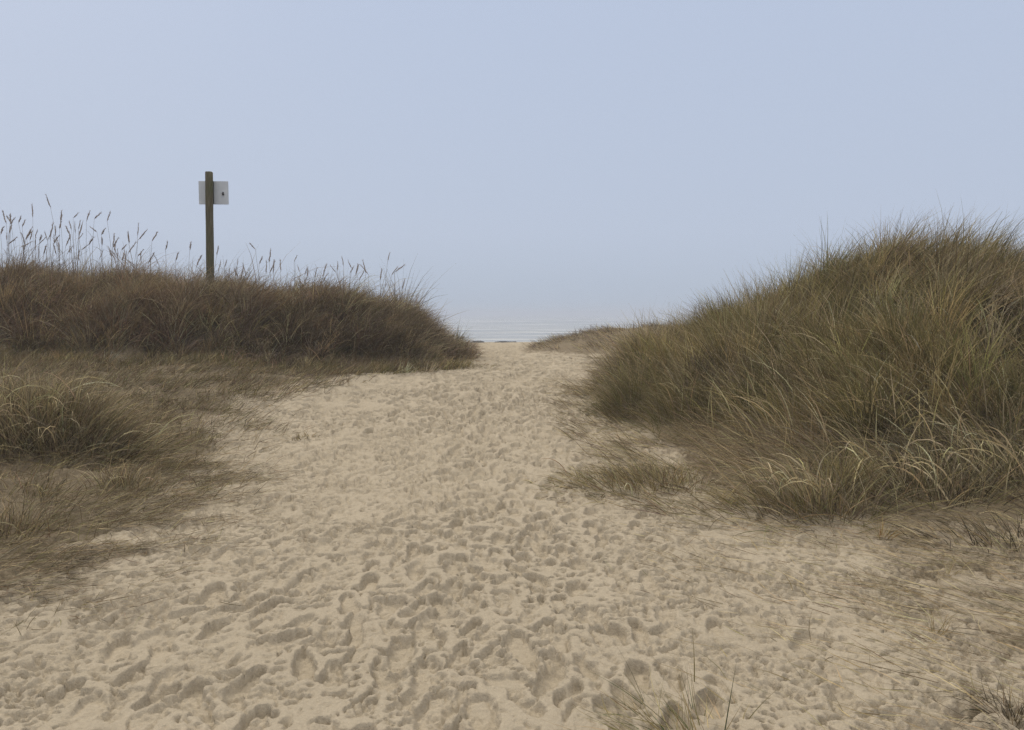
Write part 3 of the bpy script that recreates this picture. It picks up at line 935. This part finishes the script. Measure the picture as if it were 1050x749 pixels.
n_left = sum(1 for s in STALKS if s[0] < 214)
for i, (px, py) in enumerate(STALKS):
    depth = 17.0 + float(rng.uniform(-.35, .5))
    top = np.array(at(px, py, depth))
    lean = float(rng.normal(.05, .17))
    base = np.array((top[0] - lean * .8, depth + float(rng.normal(0, .05)), 0))
    base[2] = float(surface(np.array([base[0]]), np.array([base[1]]))[0]) - .03
    H = top[2] - base[2]
    hl = min(float(rng.uniform(.16, .34)), H * .4)
    side = 1 if rng.random() < .6 else -1
    root = bpy.data.objects.new("reed_stalk", None)
    COL.objects.link(root); root.location = base; root.empty_display_size = .1
    left = px < 214
    k = i if left else i - n_left
    tall = "tall" if H > .9 else ("short" if H < .6 else "upright")
    tag(root, (f"{tall} dry brown reed, {order_words[k]} from the photo edge, left of the sign post" if left
               else f"{tall} dry brown reed, {order_words[k]} to the right of the sign post"), "reed", "dry reed stalks on the left dune crest")
    rel = top - base
    bow = side * float(rng.uniform(.01, .05))
    pts = []
    for t in np.linspace(0, 1, 8):
        f = t * (H - hl) / H
        pts.append((rel[0] * f + bow * math.sin(math.pi * t), rel[1] * f, H * f))
    v, q, tr = tube(pts, np.linspace(.0042, .0025, 8), 6)
    link("stem", mesh_quads("reed_stem", v, q, M_STEM, True, tr), root)
    v, q, tr = head_mesh(hl, float(rng.uniform(.007, .014)), i)
    ho = link("seed_head", mesh_quads("reed_head", v, q, M_HEAD, True, tr), root, loc=pts[-1])
    ho.rotation_euler = (float(rng.normal(0, .12)), float(lean * 1.5 + rng.normal(.1, .32)), 0)
    for j in range(int(rng.integers(2, 5))):
        f = rng.uniform(.25, .8)
        jj = int(f * 7)
        s2 = 1 if rng.random() < .6 else -1
        vv, qq, cc = blades("b", np.array([pts[jj]]), np.array([0. if s2 > 0 else math.pi]) + rng.normal(0, .5), np.array([rng.uniform(.2, .7)]),
                            np.array([rng.uniform(.15, .34)]), np.array([.010]), np.array([rng.uniform(.5, 1.6)]), pick(1, {"brown": 1, "mauve": 1, "greybrown": 1}), roll=np.array([rng.uniform(.3, 1.2)]), segs=5)
        me = mesh_quads("reed_leaf", vv, qq, M_BLADE, False); attr_c(me, "tone", cc)
        link("leaf", me, root)


# ------------------------------------------------------------------ the sign post
def mat_timber():
    m, nt, b = new_mat("weathered_timber")
    co = N(nt, "ShaderNodeTexCoord").outputs["Object"]
    mp = N(nt, "ShaderNodeMapping"); mp.inputs["Scale"].default_value = (1, 1, .07)
    nt.links.new(co, mp.inputs[0])
    g = noise(nt, mp.outputs[0], 55, 7, .65)
    c = ramp(nt, g, [(.3, (.045, .040, .026)), (.55, (.115, .102, .068)), (.75, (.19, .17, .12))])
    c = mixc(nt, ramp(nt, noise(nt, co, 3.5, 3), [(.45, (0, 0, 0)), (.65, (.6, .6, .6))]), c, (.07, .080, .035))
    nt.links.new(c, b.inputs["Base Color"]); b.inputs["Roughness"].default_value = .9; b.inputs["Specular IOR Level"].default_value = .15
    bump = N(nt, "ShaderNodeBump"); bump.inputs["Distance"].default_value = .008
    nt.links.new(g, bump.inputs["Height"]); nt.links.new(bump.outputs[0], b.inputs["Normal"])
    return m


def box_bevel(name, sx, sy, sz, bev, mat, parent, loc, rot=(0, 0, 0), segs=2):
    import bmesh
    bm = bmesh.new()
    bmesh.ops.create_cube(bm, size=1)
    for v in bm.verts: v.co = (v.co.x * sx, v.co.y * sy, v.co.z * sz)
    bmesh.ops.bevel(bm, geom=bm.edges[:], offset=bev, segments=segs, affect="EDGES")
    me = bpy.data.meshes.new(name); bm.to_mesh(me); bm.free()
    me.materials.append(mat)
    o = link(name, me, parent, loc); o.rotation_euler = rot
    return o


SD = 17.25
ptop = at(214.3, 177, SD); pbot = at(215.2, 290, SD)
pz0 = float(surface(np.array([pbot[0]]), np.array([SD]))[0])
sp = bpy.data.objects.new("signpost", None); COL.objects.link(sp); sp.location = (pbot[0], SD, pz0)
tag(sp, "weathered wooden post on the left dune crest carrying a blank pale sign back", "signpost")
PH = ptop[2] - pz0
M_TIMBER = mat_timber()
import bmesh
bm = bmesh.new()
secs = []
W = .082
for zz in np.linspace(-.35, PH, 14):
    t = (zz + .35) / (PH + .35)
    ring = []
    for k in range(16):
        th = 2 * math.pi * k / 16
        r = W * (1.0 + .10 * math.cos(4 * th + math.pi)) * (1.02 - .03 * t) * (1 + .025 * math.sin(zz * 5 + k))
        ring.append(bm.verts.new((r * math.cos(th) + (ptop[0] - pbot[0]) * t, r * math.sin(th), zz)))
    secs.append(ring)
for a, b_ in zip(secs[:-1], secs[1:]):
    for k in range(16): bm.faces.new((a[k], a[(k + 1) % 16], b_[(k + 1) % 16], b_[k]))
inner = [bm.verts.new((v.co.x * .86 + (ptop[0] - pbot[0]) * .14, v.co.y * .86, PH + .012)) for v in secs[-1]]
for k in range(16): bm.faces.new((secs[-1][k], secs[-1][(k + 1) % 16], inner[(k + 1) % 16], inner[k]))
bm.faces.new(inner)
for f in bm.faces: f.smooth = True
me = bpy.data.meshes.new("post"); bm.to_mesh(me); bm.free(); me.materials.append(M_TIMBER)
link("post", me, sp)
M_PANEL = simple_mat("sign_back", (.47, .51, .56), .5, .4, 0, 6, (.56, .60, .65))
M_DARK = simple_mat("dark_metal", (.05, .05, .055), .5, .5, .6, 14, (.09, .09, .095))
c0, c1 = at(201.4, 185, SD), at(232.2, 209, SD)
pw, ph_ = c1[0] - c0[0], c0[2] - c1[2]
pc = ((c0[0] + c1[0]) / 2 - pbot[0], W + .045, (c0[2] + c1[2]) / 2 - pz0)
panel = box_bevel("sign_panel", pw, .016, ph_, .006, M_PANEL, sp, pc, (0, 0, R(3)))
box_bevel("bracket", W * 1.7, .036, .045, .004, M_DARK, sp, (pc[0] * .15, W + .012, pc[2] + ph_ * .25))
box_bevel("bracket", W * 1.7, .036, .045, .004, M_DARK, sp, (pc[0] * .15, W + .012, pc[2] - ph_ * .25))
b1 = at(226.6, 198.5, SD)
box_bevel("dark_strip", .035, .022, ph_ * .98, .004, M_DARK, panel, (W * .55 - pc[0] + .035, -.014, 0))  # narrow dark strip down the panel, along the right of the post
v, q, t = tube([(0, 0, -.02), (0, 0, .02), (0, 0, .05)], [.022, .026, .012], 10)
link("latch", mesh_quads("latch", v, q, M_DARK, True, t), panel, (b1[0] - pbot[0] - pc[0], -.02, b1[2] - pz0 - pc[2]))

# ------------------------------------------------------------------ sea, wrack, bird
def build_sea():
    ys = np.concatenate([np.linspace(96, 190, 240), np.geomspace(191, 3000, 160)])
    xs = np.concatenate([-np.geomspace(2600, 60, 50), np.linspace(-55, 55, 150), np.geomspace(60, 2600, 50)])
    Y, X = np.meshgrid(ys, xs, indexing="ij")
    swell = .10 * np.sin(Y * .42 + 1.6 * gnoise(X, Y * .4, 40, 120)) * sstep(200, 110, Y) + .06 * gnoise(X * .35, Y, 5, 121) + .10 * gnoise(X * .3, Y, 17, 122)
    Z = -2.2 + swell * sstep(99, 112, Y)
    nr, nc = X.shape
    idx = np.arange(nr * nc).reshape(nr, nc)
    q = np.stack([idx[:-1, :-1], idx[:-1, 1:], idx[1:, 1:], idx[1:, :-1]], -1).reshape(-1, 4)
    m, nt, b = new_mat("sea_water")
    co = N(nt, "ShaderNodeTexCoord").outputs["Object"]
    mp = N(nt, "ShaderNodeMapping"); mp.inputs["Scale"].default_value = (.018, .16, 1)
    nt.links.new(co, mp.inputs[0])
    f = noise(nt, mp.outputs[0], 1.0, 7, .6)
    foam = ramp(nt, f, [(.53, (0, 0, 0)), (.62, (1, 1, 1))])
    c = mixc(nt, foam, (.27, .29, .30), (.48, .50, .52))
    nt.links.new(c, b.inputs["Base Color"])
    b.inputs["Roughness"].default_value = .30; b.inputs["IOR"].default_value = 1.33
    rr = ramp(nt, foam, [(0, (.25,) * 3), (1, (.9,) * 3)]); nt.links.new(rr, b.inputs["Roughness"])
    bump = N(nt, "ShaderNodeBump"); bump.inputs["Distance"].default_value = .12; bump.inputs["Strength"].default_value = .5
    mp2 = N(nt, "ShaderNodeMapping"); mp2.inputs["Scale"].default_value = (.35, 1.1, 1)
    nt.links.new(co, mp2.inputs[0])
    nt.links.new(noise(nt, mp2.outputs[0], 1.2, 6, .6), bump.inputs["Height"]); nt.links.new(bump.outputs[0], b.inputs["Normal"])
    o = link("sea", mesh_quads("sea", np.stack([X, Y, Z], -1).reshape(-1, 3), q, m))
    tag(o, "calm grey sea with pale surf lines fading into mist", "sea", kind="structure")


build_sea()
M_WRACK = simple_mat("seaweed", (.022, .020, .013), .6, .4, 0, 6, (.06, .05, .03))
for px, wd, ht, lab in ((490, 1.6, .17, "dark seaweed heap at the waterline, nearer the left dune"), (516, 2.1, .13, "wide flat seaweed heap at the waterline in the path gap"), (527, .8, .10, "smallest seaweed heap at the waterline, nearer the far dune")):
    yy = 101.5
    xx = (px - 525) / F_PX * yy
    g = np.random.default_rng(px)
    bm = bmesh.new()
    bmesh.ops.create_icosphere(bm, subdivisions=4, radius=1)
    for v_ in bm.verts:
        p = v_.co.copy()
        k = 1 + .35 * float(gnoise(np.array([p.x * 1.0 + px]), np.array([p.y + p.z * 1.7]), .45, 130)[0])
        v_.co = (p.x * wd / 2 * k, p.y * .45 * k, (p.z * ht * k))
    me = bpy.data.meshes.new("seaweed_heap"); bm.to_mesh(me); bm.free(); me.materials.append(M_WRACK)
    for f in me.polygons: f.use_smooth = True
    zz = float(base_h(np.array([xx]), np.array([yy]))[0])
    o = link("seaweed_heap", me, loc=(xx, yy, zz + .04))
    tag(o, lab, "seaweed", "seaweed heaps at the waterline")


# ------------------------------------------------------------------ light, sky, haze
SUN_AZ, SUN_EL = R(-42), R(38)           # front left
sd = bpy.data.lights.new("sun", "SUN")
sd.energy = 1.5; sd.angle = R(11); sd.color = (1.0, .90, .74)
so = bpy.data.objects.new("sun", sd); COL.objects.link(so)
from mathutils import Vector
dirv = Vector((math.sin(SUN_AZ) * math.cos(SUN_EL), math.cos(SUN_AZ) * math.cos(SUN_EL), math.sin(SUN_EL)))
so.rotation_euler = dirv.to_track_quat("Z", "Y").to_euler()
so.location = (0, 0, 30)

w = bpy.data.worlds.new("World"); scene.world = w; w.use_nodes = True
nt = w.node_tree
bg = nt.nodes["Background"]
sky = N(nt, "ShaderNodeTexSky", sky_type="NISHITA")
sky.sun_disc = False; sky.sun_elevation = SUN_EL; sky.sun_rotation = SUN_AZ
sky.dust_density = 4; sky.air_density = 1.2
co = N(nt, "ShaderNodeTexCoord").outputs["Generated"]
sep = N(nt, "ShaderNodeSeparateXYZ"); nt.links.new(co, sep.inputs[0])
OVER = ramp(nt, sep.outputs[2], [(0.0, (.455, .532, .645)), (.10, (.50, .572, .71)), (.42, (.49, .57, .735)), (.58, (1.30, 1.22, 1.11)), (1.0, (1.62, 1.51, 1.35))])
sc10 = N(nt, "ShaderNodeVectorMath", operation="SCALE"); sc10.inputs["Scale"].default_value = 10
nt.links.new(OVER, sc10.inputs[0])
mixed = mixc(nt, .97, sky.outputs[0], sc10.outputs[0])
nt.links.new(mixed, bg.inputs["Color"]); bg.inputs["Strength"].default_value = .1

HZ = bpy.data.materials.new("haze_air"); HZ.use_nodes = True
hn = HZ.node_tree; hn.nodes.remove(hn.nodes["Principled BSDF"])
pv = N(hn, "ShaderNodeVolumePrincipled"); pv.inputs["Color"].default_value = (.60, .655, .77, 1); pv.inputs["Density"].default_value = .0021
pv.inputs["Anisotropy"].default_value = 0
hn.links.new(pv.outputs[0], hn.nodes["Material Output"].inputs["Volume"])
hx, hy0, hy1, hz0, hz1 = 2800, -800, 3200, -10.5, 6.5
V = [(x, y, z) for z in (hz0, hz1) for y in (hy0, hy1) for x in (-hx, hx)]
Q = [(0, 2, 3, 1), (4, 5, 7, 6), (0, 1, 5, 4), (2, 6, 7, 3), (0, 4, 6, 2), (1, 3, 7, 5)]
o = link("haze", mesh_quads("haze", V, Q, HZ, False))
tag(o, "pale sea mist over the beach and water", "haze", kind="stuff")

scene.view_settings.view_transform = "Standard"
scene.view_settings.look = "None"
scene.view_settings.exposure = 0.0
scene.view_settings.gamma = 1.0
scene.cycles.use_denoising = True
scene.cycles.denoising_prefilter = 'NONE'
scene.cycles.max_bounces = 6
scene.cycles.diffuse_bounces = 3
scene.cycles.volume_bounces = 1
scene.cycles.transparent_max_bounces = 8
print("done", time.time() - T0)
